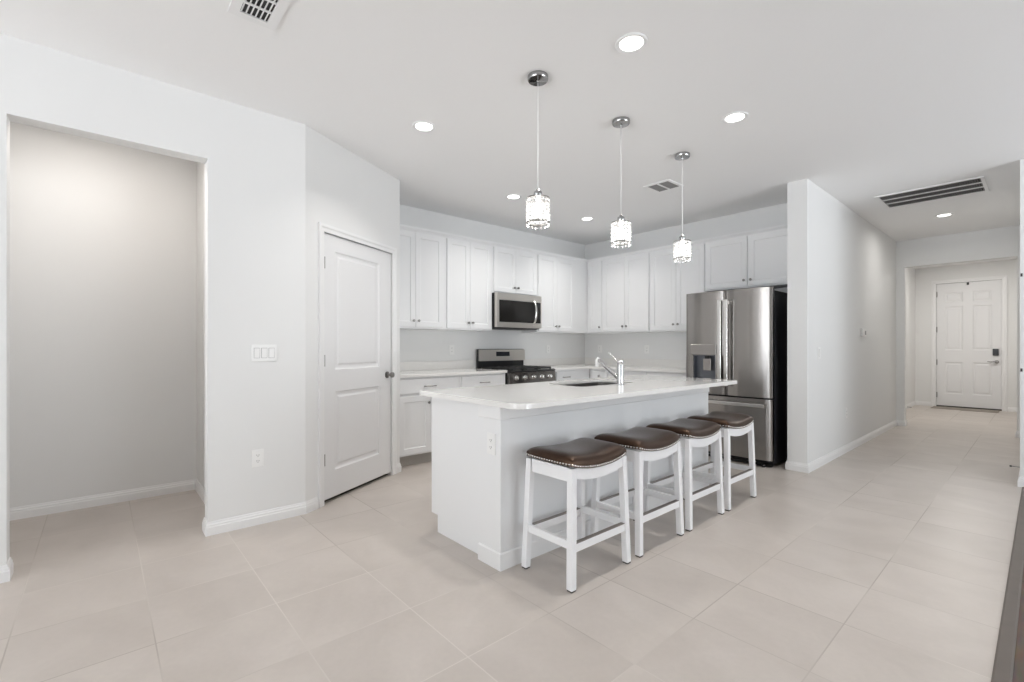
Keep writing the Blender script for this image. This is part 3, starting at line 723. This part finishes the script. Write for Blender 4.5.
b = BM(); sweep(b, [(IX1 + 0.002, IY1), (IX1 + 0.002, PY0), (PX0, PY0), (PX0, IY0)], ITT); obj('top_trim', b, 'trim', t)
FI = Frame((IX0, 0, 0), (0, -1, 0), (-1, 0, 0))
for k in range(4):
    y1 = IY1 - 0.02 - k * 0.585; y0 = y1 - 0.57
    d = shaker(FI, -y1, -y0, 0.725, 0.875, t, name='drawer', slab_front=True); pull(FI, -(y0 + y1) / 2, 0.80, d)
    d = shaker(FI, -y1, -y0, 0.128, 0.700, t); knob(FI, -y1 + 0.03, 0.64, d)
t = thing('countertop', 'white quartz island countertop with rounded corners and a sink', 'countertop', (-2.17, 2.85, IZ))
b = BM(); slab(b, rrect(-2.765, -1.762, 1.600, 4.200, [0.06, 0.02, 0.02, 0.09], 8), rrect(SX0, SX1, SY0, SY1, 0.05, 5)[::-1], IZ, IZ + 0.030)
cs = obj('counter_slab', b, 'quartz', t)
mod = cs.modifiers.new('edge', 'BEVEL'); mod.width = 0.003; mod.segments = 2; mod.limit_method = 'ANGLE'; mod.angle_limit = R(50)
t = thing('sink', 'dark stainless undermount sink set in the island countertop', 'sink', (-2.41, 2.98, 0.70))
b = BM()
o_, i_ = rrect(SX0 + 0.0005, SX1 - 0.0005, SY0 + 0.0005, SY1 - 0.0005, 0.05, 5), rrect(SX0 + 0.014, SX1 - 0.014, SY0 + 0.014, SY1 - 0.014, 0.045, 5)
zt = IZ + 0.014; n_ = len(o_)
ro = [[b.verts.new((x, y, z)) for x, y in lp] for lp, z in ((o_, 0.70), (o_, zt), (i_, zt), (i_, 0.712))]
for a_, c_ in zip(ro[:-1], ro[1:]):
    for k in range(n_): b.faces.new((a_[k], a_[(k + 1) % n_], c_[(k + 1) % n_], c_[k]))
b.faces.new(ro[0]); b.faces.new(ro[3]); obj('basin', b, 'sink', t)
b = BM(); lathe(b, [(0, 0.7125), (0.045, 0.7125), (0.043, 0.716), (0.030, 0.714), (0, 0.714)], (-2.41, 2.98, 0), seg=20); obj('drain', b, 'chrome', t)

t = thing('faucet', 'chrome single lever kitchen faucet beside the island sink', 'faucet', (-2.140, 2.985, IZ + 0.030))
fx, fy, fz = -2.140, 2.985, IZ + 0.0302
b = BM(); lathe(b, [(0, 0), (0.030, 0), (0.030, 0.006), (0.0255, 0.010), (0.0255, 0.150), (0.024, 0.158), (0.0255, 0.160), (0.0255, 0.183), (0.018, 0.192), (0, 0.194)], (fx, fy, fz), seg=24); obj('faucet_body', b, 'chrome', t)
d = Vector((-1.0, -0.03, 0)).normalized()
p0 = Vector((fx, fy, fz + 0.055)) + d * 0.02; p1 = Vector((fx, fy, fz + 0.188)) + d * 0.205
b = BM(); tube(b, [p0, p0.lerp(p1, .33), p0.lerp(p1, .66), p1], [0.016, 0.015, 0.014, 0.014], 14); sp = obj('spout', b, 'chrome', t)
b = BM(); p2 = p1 + Vector((0, 0, 0.014)) ; tube(b, [p2, p2 + d * 0.012 + Vector((0, 0, -0.02)), p2 + d * 0.014 + Vector((0, 0, -0.066))], [0.013, 0.018, 0.016], 14); obj('spray_head', b, 'plastic', sp)
q0 = Vector((fx, fy, fz + 0.175)) + d * 0.018; q1 = Vector((fx, fy, fz + 0.245)) + d * 0.105
b = BM(); tube(b, [q0, q0.lerp(q1, .5), q1], [0.007, 0.0055, 0.0065], 10); obj('lever', b, 'chrome', t)

# ------------------------------------------------------------------ bar stools
SW, SDp = 0.240, 0.180                    # half length (along y) and half depth (along x) of the seat
def saddle(s): return 0.026 * abs(s) ** 2.0 * 1.15
SZ = 0.588
t = thing('bar_stool', 'white saddle stool with brown leather seat nearest the island corner post', 'bar stool', (0, 0, 0), 0, 'saddle stools along the island')
def seat_mesh():
    b = BM(); nu, nv = 26, 18; top = []; 
    def se(s, t_):                        # slightly rounded plan outline
        f = 1 - 0.06 * (abs(s) * abs(t_)) ** 3
        return s * f, t_ * f
    g = {}
    for i in range(nu + 1):
        for j in range(nv + 1):
            s, v = math.sin(math.pi / 2 * (-1 + 2 * i / nu)), math.sin(math.pi / 2 * (-1 + 2 * j / nv))
            ss, vv = se(s, v)
            ed = (1 - abs(s) ** 6) * (1 - abs(v) ** 5)
            z = SZ + saddle(s) + 0.022 + 0.050 * (max(0, ed) ** 0.5)
            g[i, j] = b.verts.new((vv * SDp, ss * SW, z))
    for i in range(nu):
        for j in range(nv):
            b.faces.new((g[i, j], g[i + 1, j], g[i + 1, j + 1], g[i, j + 1]))
    ring = [(i, 0) for i in range(nu)] + [(nu, j) for j in range(nv)] + [(i, nv) for i in range(nu, 0, -1)] + [(0, j) for j in range(nv, 0, -1)]
    low = []
    for i, j in ring:
        v = g[i, j]; low.append(b.verts.new((v.co.x, v.co.y, v.co.z - 0.022)))
    for k in range(len(ring)):
        b.faces.new((g[ring[k]], g[ring[(k + 1) % len(ring)]], low[(k + 1) % len(ring)], low[k]))
    b.faces.new(low)
    return b, [v.co.copy() for v in low]
sb, low = seat_mesh()
so = obj('seat', sb, 'leather', t, smooth=True); so['label'] = 'brown leather saddle cushion'
nb = BM(); L = 0.0
per = low + [low[0]]; step = 0.0185; nxt = 0.0
for a_, c_ in zip(per[:-1], per[1:]):
    dl = (c_ - a_).length
    while nxt <= L + dl and dl > 0:
        p = a_.lerp(c_, (nxt - L) / dl); out = Vector((p.x / SDp ** 2, p.y / SW ** 2, 0))
        ax, ay = abs(p.x) / SDp, abs(p.y) / SW
        out = Vector((math.copysign(1, p.x), 0, 0)) if ax > ay else Vector((0, math.copysign(1, p.y), 0))
        A_ = out.cross(Z)
        lathe(nb, [(0.0058, -0.001), (0.005, 0.002), (0.0026, 0.0038), (0, 0.0042)], p + Vector((0, 0, 0.0085)), frame=(A_, Z, out), seg=8)
        nxt += step
    L += dl
nh = obj('nailhead_trim', nb, 'nail', so); nh['kind'] = 'stuff'; nh['label'] = 'row of silver nailheads'
# aprons: the long ones follow the saddle
for sx in (-1, 1):
    b = BM(); n = 16; up = []; dn = []
    for i in range(n + 1):
        s = -1 + 2 * i / n; y = s * 0.193
        up.append((y, SZ + saddle(y / SW) - 0.0006)); dn.append((y, SZ - 0.062 + saddle(y / SW) * 1.25 + 0.002))
    pts = up + dn[::-1]
    x = sx * 0.156
    prism(b, [(x - sx * 0.011, y, z) for y, z in pts], (sx * 0.022, 0, 0)); obj('apron', b, 'stool_wood', t)
for sy in (-1, 1):
    b = BM(); zt_ = SZ + saddle(0.215 / SW) - 0.004
    box(b, -0.128, 0.128, sy * 0.213 - 0.011, sy * 0.213 + 0.011, zt_ - 0.072, zt_, 0.0015); obj('apron', b, 'stool_wood', t)
LEGT, LEGB = (0.150, 0.212), (0.166, 0.234); hw = 0.0182
def leg_xy(z): f = z / 0.62; return (LEGB[0] + (LEGT[0] - LEGB[0]) * f, LEGB[1] + (LEGT[1] - LEGB[1]) * f)
for sx in (-1, 1):
    for sy in (-1, 1):
        b = BM(); rows = []
        for z in (0.008, SZ + saddle(0.208 / SW) - 0.004):
            x, y = leg_xy(z); x *= sx; y *= sy
            rows.append([b.verts.new((x + dx * hw, y + dy * hw, z)) for dx, dy in ((-1, -1), (1, -1), (1, 1), (-1, 1))])
        for k in range(4): b.faces.new((rows[0][k], rows[0][(k + 1) % 4], rows[1][(k + 1) % 4], rows[1][k]))
        b.faces.new(rows[0]); b.faces.new(rows[1])
        bmesh.ops.bevel(b, geom=list(b.edges), offset=0.0025, segments=2, affect='EDGES', profile=0.5)
        lg = obj('leg', b, 'stool_wood', t)
        b = BM(); x, y = leg_xy(0.0); box(b, sx * x - 0.016, sx * x + 0.016, sy * y - 0.016, sy * y + 0.016, 0.0, 0.0078, 0.002); obj('foot_glide', b, 'rubber', lg)
ZS = 0.208
xs_, ys_ = leg_xy(ZS)
for sx in (-1, 1):
    b = BM(); box(b, sx * xs_ - 0.011, sx * xs_ + 0.011, -ys_ + hw, ys_ - hw, ZS - 0.022, ZS + 0.020, 0.002); r = obj('footrest', b, 'stool_wood', t)
    b = BM(); box(b, sx * xs_ - 0.0125, sx * xs_ + 0.0125, -ys_ + hw + 0.004, ys_ - hw - 0.004, ZS + 0.0203, ZS + 0.024, 0.001); k = obj('kick_plate', b, 'plate', r)
for sy in (-1, 1):
    b = BM(); box(b, -xs_ + hw, xs_ - hw, sy * ys_ - 0.011, sy * ys_ + 0.011, ZS - 0.004, ZS + 0.036, 0.002); obj('stretcher', b, 'stool_wood', t)
STX = -1.724
t.location = (STX, 1.998, 0)
dup(t, (STX, 2.588, 0), 'white saddle stool with brown seat, second from the island corner post')
dup(t, (STX, 3.166, 0), 'white saddle stool with brown seat, third from the island corner post')
dup(t, (STX, 3.742, 0), 'white saddle stool with brown leather seat nearest the refrigerator')

# ------------------------------------------------------------------ pendants
def spot_lamp(parent, loc, w, size, col=(1, 0.97, 0.93)):
    l = bpy.data.lights.new('lamp_glow', 'AREA'); l.shape = 'DISK'; l.size = size; l.energy = w; l.color = col; l.spread = R(126)
    o = bpy.data.objects.new('lamp_glow', l); COL.objects.link(o); o.parent = parent; o.location = loc
    return o
t = thing('pendant_light', 'crystal drum pendant over the near end of the island', 'pendant light', (0, 0, 0), 0, 'crystal pendants over the island')
b = BM(); lathe(b, [(0, 2.8395), (0.062, 2.8395), (0.062, 2.818), (0.058, 2.812), (0.010, 2.808), (0.008, 2.800), (0, 2.800)], (0, 0, 0), seg=32); obj('canopy', b, 'canopy', t)
b = BM(); tube(b, [(0, 0, 2.801), (0, 0, 2.160)], 0.0028, 8); obj('cord', b, 'plastic', t)
b = BM(); lathe(b, [(0, 2.162), (0.010, 2.162), (0.014, 2.150), (0.024, 2.146), (0.026, 2.126), (0.022, 2.118), (0, 2.118)], (0, 0, 0), seg=20); obj('socket_cap', b, 'canopy', t)
SR = 0.068
def hoop(z, r=0.0022):
    b = BM(); tube(b, [(SR * math.cos(2 * math.pi * k / 32), SR * math.sin(2 * math.pi * k / 32), z) for k in range(33)], r, 6, cap=False); return b
b = hoop(2.106, 0.0035)
for k in range(3):
    a = 2 * math.pi * k / 3; tube(b, [(0.02 * math.cos(a), 0.02 * math.sin(a), 2.120), (SR * math.cos(a), SR * math.sin(a), 2.106)], 0.002, 6)
obj('top_ring', b, 'nickel', t)
obj('bottom_ring', hoop(1.962, 0.0045), 'nickel', t)
b = BM()
rows_ = 5; ncol = 15
for rI in range(rows_ + 1):
    for k in range(ncol):
        a = 2 * math.pi * k / ncol
        z = 2.090 - rI * 0.0272 if rI < rows_ else 1.946
        c = Vector((SR * math.cos(a), SR * math.sin(a), z)); o3 = Vector((math.cos(a), math.sin(a), 0)); ta = Vector((-math.sin(a), math.cos(a), 0))
        w2, h2, d2 = (0.0143, 0.0137, 0.007) if rI < rows_ else (0.010, 0.011, 0.006)
        ring = [b.verts.new(c + ta * (w2 * math.cos(q)) + Z * (h2 * math.sin(q))) for q in [2 * math.pi * m_ / 8 for m_ in range(8)]]
        f1, f2 = b.verts.new(c + o3 * d2), b.verts.new(c - o3 * d2)
        for m_ in range(8):
            b.faces.new((ring[m_], ring[(m_ + 1) % 8], f1)); b.faces.new((ring[(m_ + 1) % 8], ring[m_], f2))
cc_ = obj('crystal_curtain', b, 'crystal', t); cc_['kind'] = 'stuff'
b = BM(); lathe(b, [(0, 1.998), (0.012, 2.001), (0.023, 2.016), (0.026, 2.034), (0.022, 2.054), (0.014, 2.076), (0.013, 2.117), (0, 2.117)], (0, 0, 0), seg=18); obj('bulb', b, 'bulb', t)
def pendant_lamp(parent):
    l = bpy.data.lights.new('bulb_glow', 'POINT'); l.energy = PENDANT_W; l.shadow_soft_size = 0.03; l.color = (1, 0.97, 0.93)
    o = bpy.data.objects.new('bulb_glow', l); COL.objects.link(o); o.parent = parent; o.location = (0, 0, 1.985)
pendant_lamp(t)
t.location = (-2.006, 1.971, 0)
dup(t, (-2.006, 2.805, 0), 'crystal drum pendant over the middle of the island')
dup(t, (-2.020, 3.690, 0), 'crystal drum pendant over the end of the island near the fridge')

# ------------------------------------------------------------------ recessed lights
t = thing('recessed_light', 'large round ceiling downlight above the near stools', 'ceiling light', (0, 0, 0), 0, 'round recessed ceiling lights')
b = BM(); lathe(b, [(0.060, H - 0.0004), (0.086, H - 0.0004), (0.086, H - 0.004), (0.082, H - 0.008), (0.064, H - 0.005), (0.060, H - 0.0004)], (0, 0, 0), seg=40); obj('trim_ring', b, 'trim', t)
b = BM(); lathe(b, [(0, H - 0.0006), (0.0598, H - 0.0006), (0.0598, H - 0.004), (0, H - 0.0045)], (0, 0, 0), seg=40); obj('lens', b, 'lens', t)
spot_lamp(t, (0, 0, H - 0.012), DOWNLIGHT_W, 0.115)
t.location = (-1.457, 2.131, 0)
HALL_W = 8.0
for x, y, lab in ((-1.446, 3.371, 'round ceiling downlight above the far stools, right of the pendants'),
                  (-3.016, 1.790, 'round ceiling downlight between the pantry wall and nearest pendant'),
                  (-3.792, 3.356, 'round ceiling downlight in front of the microwave'),
                  (-3.832, 4.636, 'round ceiling downlight nearest the kitchen corner'),
                  (-0.820, 7.819, 'round ceiling downlight in the hall past the long return grille')):
    r = dup(t, (x, y, 0), lab)
for c in r.children:                                   # the hall lamp is the brighter one
    if c.type == 'LIGHT': c.data = c.data.copy(); c.data.energy = HALL_W; c.data.spread = R(170)
r = dup(t, (-4.02, -0.10, 0), 'round ceiling downlight inside the alcove'); [setattr(c, 'data', c.data.copy()) for c in r.children if c.type == 'LIGHT']
for c in r.children:
    if c.type == 'LIGHT': c.data.spread = R(180); c.data.energy = ALCOVE_W; c.data.color = (1, 0.93, 0.87)
r = dup(t, (-0.9, 11.0, 0), 'unseen round ceiling downlight added to brighten the foyer'); [setattr(c, 'data', c.data.copy()) for c in r.children if c.type == 'LIGHT']  # lamp added out of view behind the header to brighten the foyer
for c in r.children:
    if c.type == 'LIGHT': c.data.spread = R(180); c.data.energy = FOYER_W; c.data.color = (1, 0.96, 0.91)

# ------------------------------------------------------------------ ceiling vents
def frame_ring(b, x0, x1, y0, y1, w, z0, z1):
    slab(b, [(x0, y0), (x1, y0), (x1, y1), (x0, y1)], [(x0 + w, y0 + w), (x0 + w, y1 - w), (x1 - w, y1 - w), (x1 - w, y0 + w)], z0, z1)
t = thing('ceiling_vent', 'white slotted supply register at the top left of the ceiling', 'vent', (-2.39, 0.565, H))
b = BM(); frame_ring(b, -2.600, -2.180, 0.462, 0.668, 0.042, H - 0.008, H - 0.0004); obj('frame', b, 'vent_fin', t)
b = BM(); box(b, -2.557, -2.223, 0.505, 0.625, H - 0.0016, H - 0.0004); obj('backing', b, 'vent_dark', t)
for r_ in range(4):
    xa = -2.552 + r_ * 0.083
    b = BM(); box(b, xa + 0.070, xa + 0.083, 0.505, 0.625, H - 0.007, H - 0.002)
    if r_ == 3: b.free(); b = BM()
    if r_ < 3: obj('divider_bar', b, 'vent_fin', t)
    else: b.free()
    b = BM()
    for k in range(6):
        yy = 0.510 + k * 0.0205
        m_ = Matrix.Translation((0, yy, H - 0.0055)) @ Matrix.Rotation(R(35), 4, 'X')
        box(b, xa, xa + 0.070, -0.0045, 0.0045, -0.0008, 0.0008, 0, m_)
    obj('louver_row', b, 'vent_fin', t)
t = thing('ceiling_vent', 'small two panel ceiling register beyond the pendants', 'vent', (-2.53, 4.27, H))
b = BM(); frame_ring(b, -2.685, -2.400, 4.130, 4.415, 0.030, H - 0.007, H - 0.0004); box(b, -2.553, -2.533, 4.161, 4.384, H - 0.007, H - 0.0004); obj('frame', b, 'ceiling', t)
for x0, x1 in ((-2.6545, -2.5535), (-2.5325, -2.4305)):
    b = BM(); box(b, x0, x1, 4.161, 4.384, H - 0.0016, H - 0.0004); bk = obj('backing', b, 'vent_dark', t)
    b = BM()
    for k in range(9):
        m_ = Matrix.Translation((0, 4.175 + k * 0.0245, H - 0.005)) @ Matrix.Rotation(R(-30), 4, 'X')
        box(b, x0 + 0.001, x1 - 0.001, -0.006, 0.006, -0.0006, 0.0006, 0, m_)
    obj('louver_panel', b, 'vent_grey', t)
t = thing('return_grille', 'long dark return air grille in the hall ceiling', 'vent', (-0.79, 6.6, H))
GX0, GX1, GY0, GY1 = -1.205, -0.392, 6.31, 6.91
b = BM(); frame_ring(b, GX0 - 0.012, GX1 + 0.012, GY0 - 0.012, GY1 + 0.012, 0.027, H - 0.010, H - 0.0004); obj('frame', b, 'vent_fin', t)
b = BM(); box(b, GX0 + 0.016, GX1 - 0.016, GY0 + 0.016, GY1 - 0.016, H - 0.0016, H - 0.0004); obj('backing', b, 'vent_dark', t)
bw = (GY1 - GY0 - 0.032) / 3
for k in range(1, 3):
    b = BM(); yy = GY0 + 0.016 + k * bw; box(b, GX0 + 0.0155, GX1 - 0.0155, yy - 0.012, yy + 0.012, H - 0.009, H - 0.0018); obj('divider_bar', b, 'vent_fin', t)
for k in range(3):
    b = BM(); y0, y1 = GY0 + 0.017 + k * bw + (0.0125 if k else 0), GY0 + 0.015 + (k + 1) * bw - (0.0125 if k < 2 else 0)
    for q in range(44):
        x = GX0 + 0.022 + q * (GX1 - GX0 - 0.044) / 43; box(b, x - 0.0018, x + 0.0018, y0, y1, H - 0.008, H - 0.0018)
    obj('fin_row', b, 'vent_grey', t)

# ------------------------------------------------------------------ wall plates
def plate(F, a, z, w, h, label, cat, kind, group=None):
    t = thing('light_switch' if kind == 'switch' else 'wall_outlet', label, cat, F(a, 0, z), 0, group)
    b = BM(); fbox(b, F, a - w / 2, a + w / 2, 0.0004, 0.006, z - h / 2, z + h / 2, 0.002); obj('cover_plate', b, 'plastic', t)
    if kind == 'switch':
        k = max(1, round(w / 0.046) - 0)
        n = max(1, int(round((w - 0.024) / 0.046)))
        for i in range(n):
            c = a + (i - (n - 1) / 2) * 0.046
            b = BM(); fbox(b, F, c - 0.0185, c + 0.0185, 0.0062, 0.0066, z - 0.035, z + 0.035); r = obj('switch_gap', b, 'vent_grey', t)
            b = BM(); prism(b, [F(c - 0.0165, 0.0068, z - 0.033), F(c - 0.0165, 0.0075, z - 0.033), F(c - 0.0165, 0.0110, z + 0.033), F(c - 0.0165, 0.0068, z + 0.033)], F.A * 0.033); obj('rocker', b, 'plastic', r)
    else:
        for dz in (0.0195, -0.0195):
            b = BM(); lathe(b, [(0, 0.0062), (0.0165, 0.0062), (0.0165, 0.0078), (0, 0.0079)], F(a, 0, z + dz), frame=(F.A, Z, F.N), seg=20); s_ = obj('socket', b, 'plastic', t)
            b = BM()
            for da in (-0.0065, 0.0065): fbox(b, F, a + da - 0.0013, a + da + 0.0013, 0.0080, 0.0086, z + dz - 0.002, z + dz + 0.006)
            lathe(b, [(0, 0.0080), (0.0024, 0.0080), (0.0024, 0.0086), (0, 0.0086)], F(a, 0, z + dz - 0.0075), frame=(F.A, Z, F.N), seg=8)
            obj('socket_slots', b, 'slot', s_)
    return t
FL = Frame((XL, 0, 0), (0, -1, 0), (1, 0, 0)); FL.A = Vector((0, 1, 0))
plate(FL, 0.852, 1.175, 0.162, 0.115, 'white triple rocker switch on the wall left of the pantry', 'light switch', 'switch')
plate(FL, 0.812, 0.455, 0.075, 0.118, 'white outlet low on the wall below the triple switch', 'outlet', 'outlet')
FK = Frame((XW, 0, 0), (0, 1, 0), (1, 0, 0)); FY_ = Frame((0, YW, 0), (1, 0, 0), (0, -1, 0)); FH = Frame((XH, 0, 0), (0, 1, 0), (1, 0, 0))
plate(FK, 3.274, 1.178, 0.075, 0.118, 'white outlet above the counter left of the range', 'outlet', 'outlet', 'kitchen counter outlets')
plate(FK, 4.985, 1.178, 0.075, 0.118, 'white outlet above the counter right of the range', 'outlet', 'outlet', 'kitchen counter outlets')
plate(FY_, -4.555, 1.178, 0.075, 0.118, 'white outlet in the kitchen corner behind the faucet', 'outlet', 'outlet', 'kitchen counter outlets')
plate(FY_, -3.723, 1.178, 0.075, 0.118, 'white outlet above the counter between faucet and fridge', 'outlet', 'outlet', 'kitchen counter outlets')
plate(FH, 5.475, 1.155, 0.075, 0.118, 'white single switch near the fridge end of the hall wall', 'light switch', 'switch')
plate(FH, 6.459, 0.452, 0.075, 0.118, 'white outlet low on the hall wall under the thermostat', 'outlet', 'outlet')
FP = Frame((0, PY0, 0), (1, 0, 0), (0, -1, 0))
plate(FP, -2.030, 0.680, 0.075, 0.118, 'white outlet on the island corner post', 'outlet', 'outlet')
t = thing('thermostat', 'small white thermostat with grey screen on the hall wall', 'thermostat', (XH, 7.18, 1.39))
b = BM(); fbox(b, FH, 7.095, 7.265, 0.0004, 0.028, 1.345, 1.445, 0.006); tb = obj('case', b, 'plastic', t)
b = BM(); fbox(b, FH, 7.185, 7.245, 0.0283, 0.0292, 1.365, 1.415); obj('display', b, 'vent_grey', t)

# ------------------------------------------------------------------ door hardware on the right
t = thing('door_stop', 'spring door stop sticking out of the right hall baseboard', 'door stop', (XR, 6.68, 0.05))
b = BM(); tube(b, [(XR - 0.0145, 6.68, 0.052), (XR - 0.070, 6.68, 0.052)], 0.006, 10); obj('spring', b, 'nickel', t)
b = BM(); tube(b, [(XR - 0.0705, 6.68, 0.052), (XR - 0.085, 6.68, 0.052)], 0.008, 10); obj('bumper', b, 'slot', t)
t = thing('door_stop', 'small dark door stop at the foot of the foyer wall', 'door stop', (-1.77, 11.8, 0.05))
b = BM(); tube(b, [(-1.7705, 11.8, 0.04), (-1.70, 11.8, 0.04)], 0.008, 10); obj('spring', b, 'nickel', t)
for z, lab in ((1.839, 'upper small dark hinge plate on the wall end at the right edge'), (1.016, 'lower small dark hinge plate on the wall end at the right edge')):
    t = thing('hinge_plate', lab, 'hinge', (-0.133, YR, z))
    b = BM(); box(b, -0.139, -0.126, YR - 0.008, YR - 0.0005, z - 0.014, z + 0.014, 0.002); obj('plate_body', b, 'slot', t)
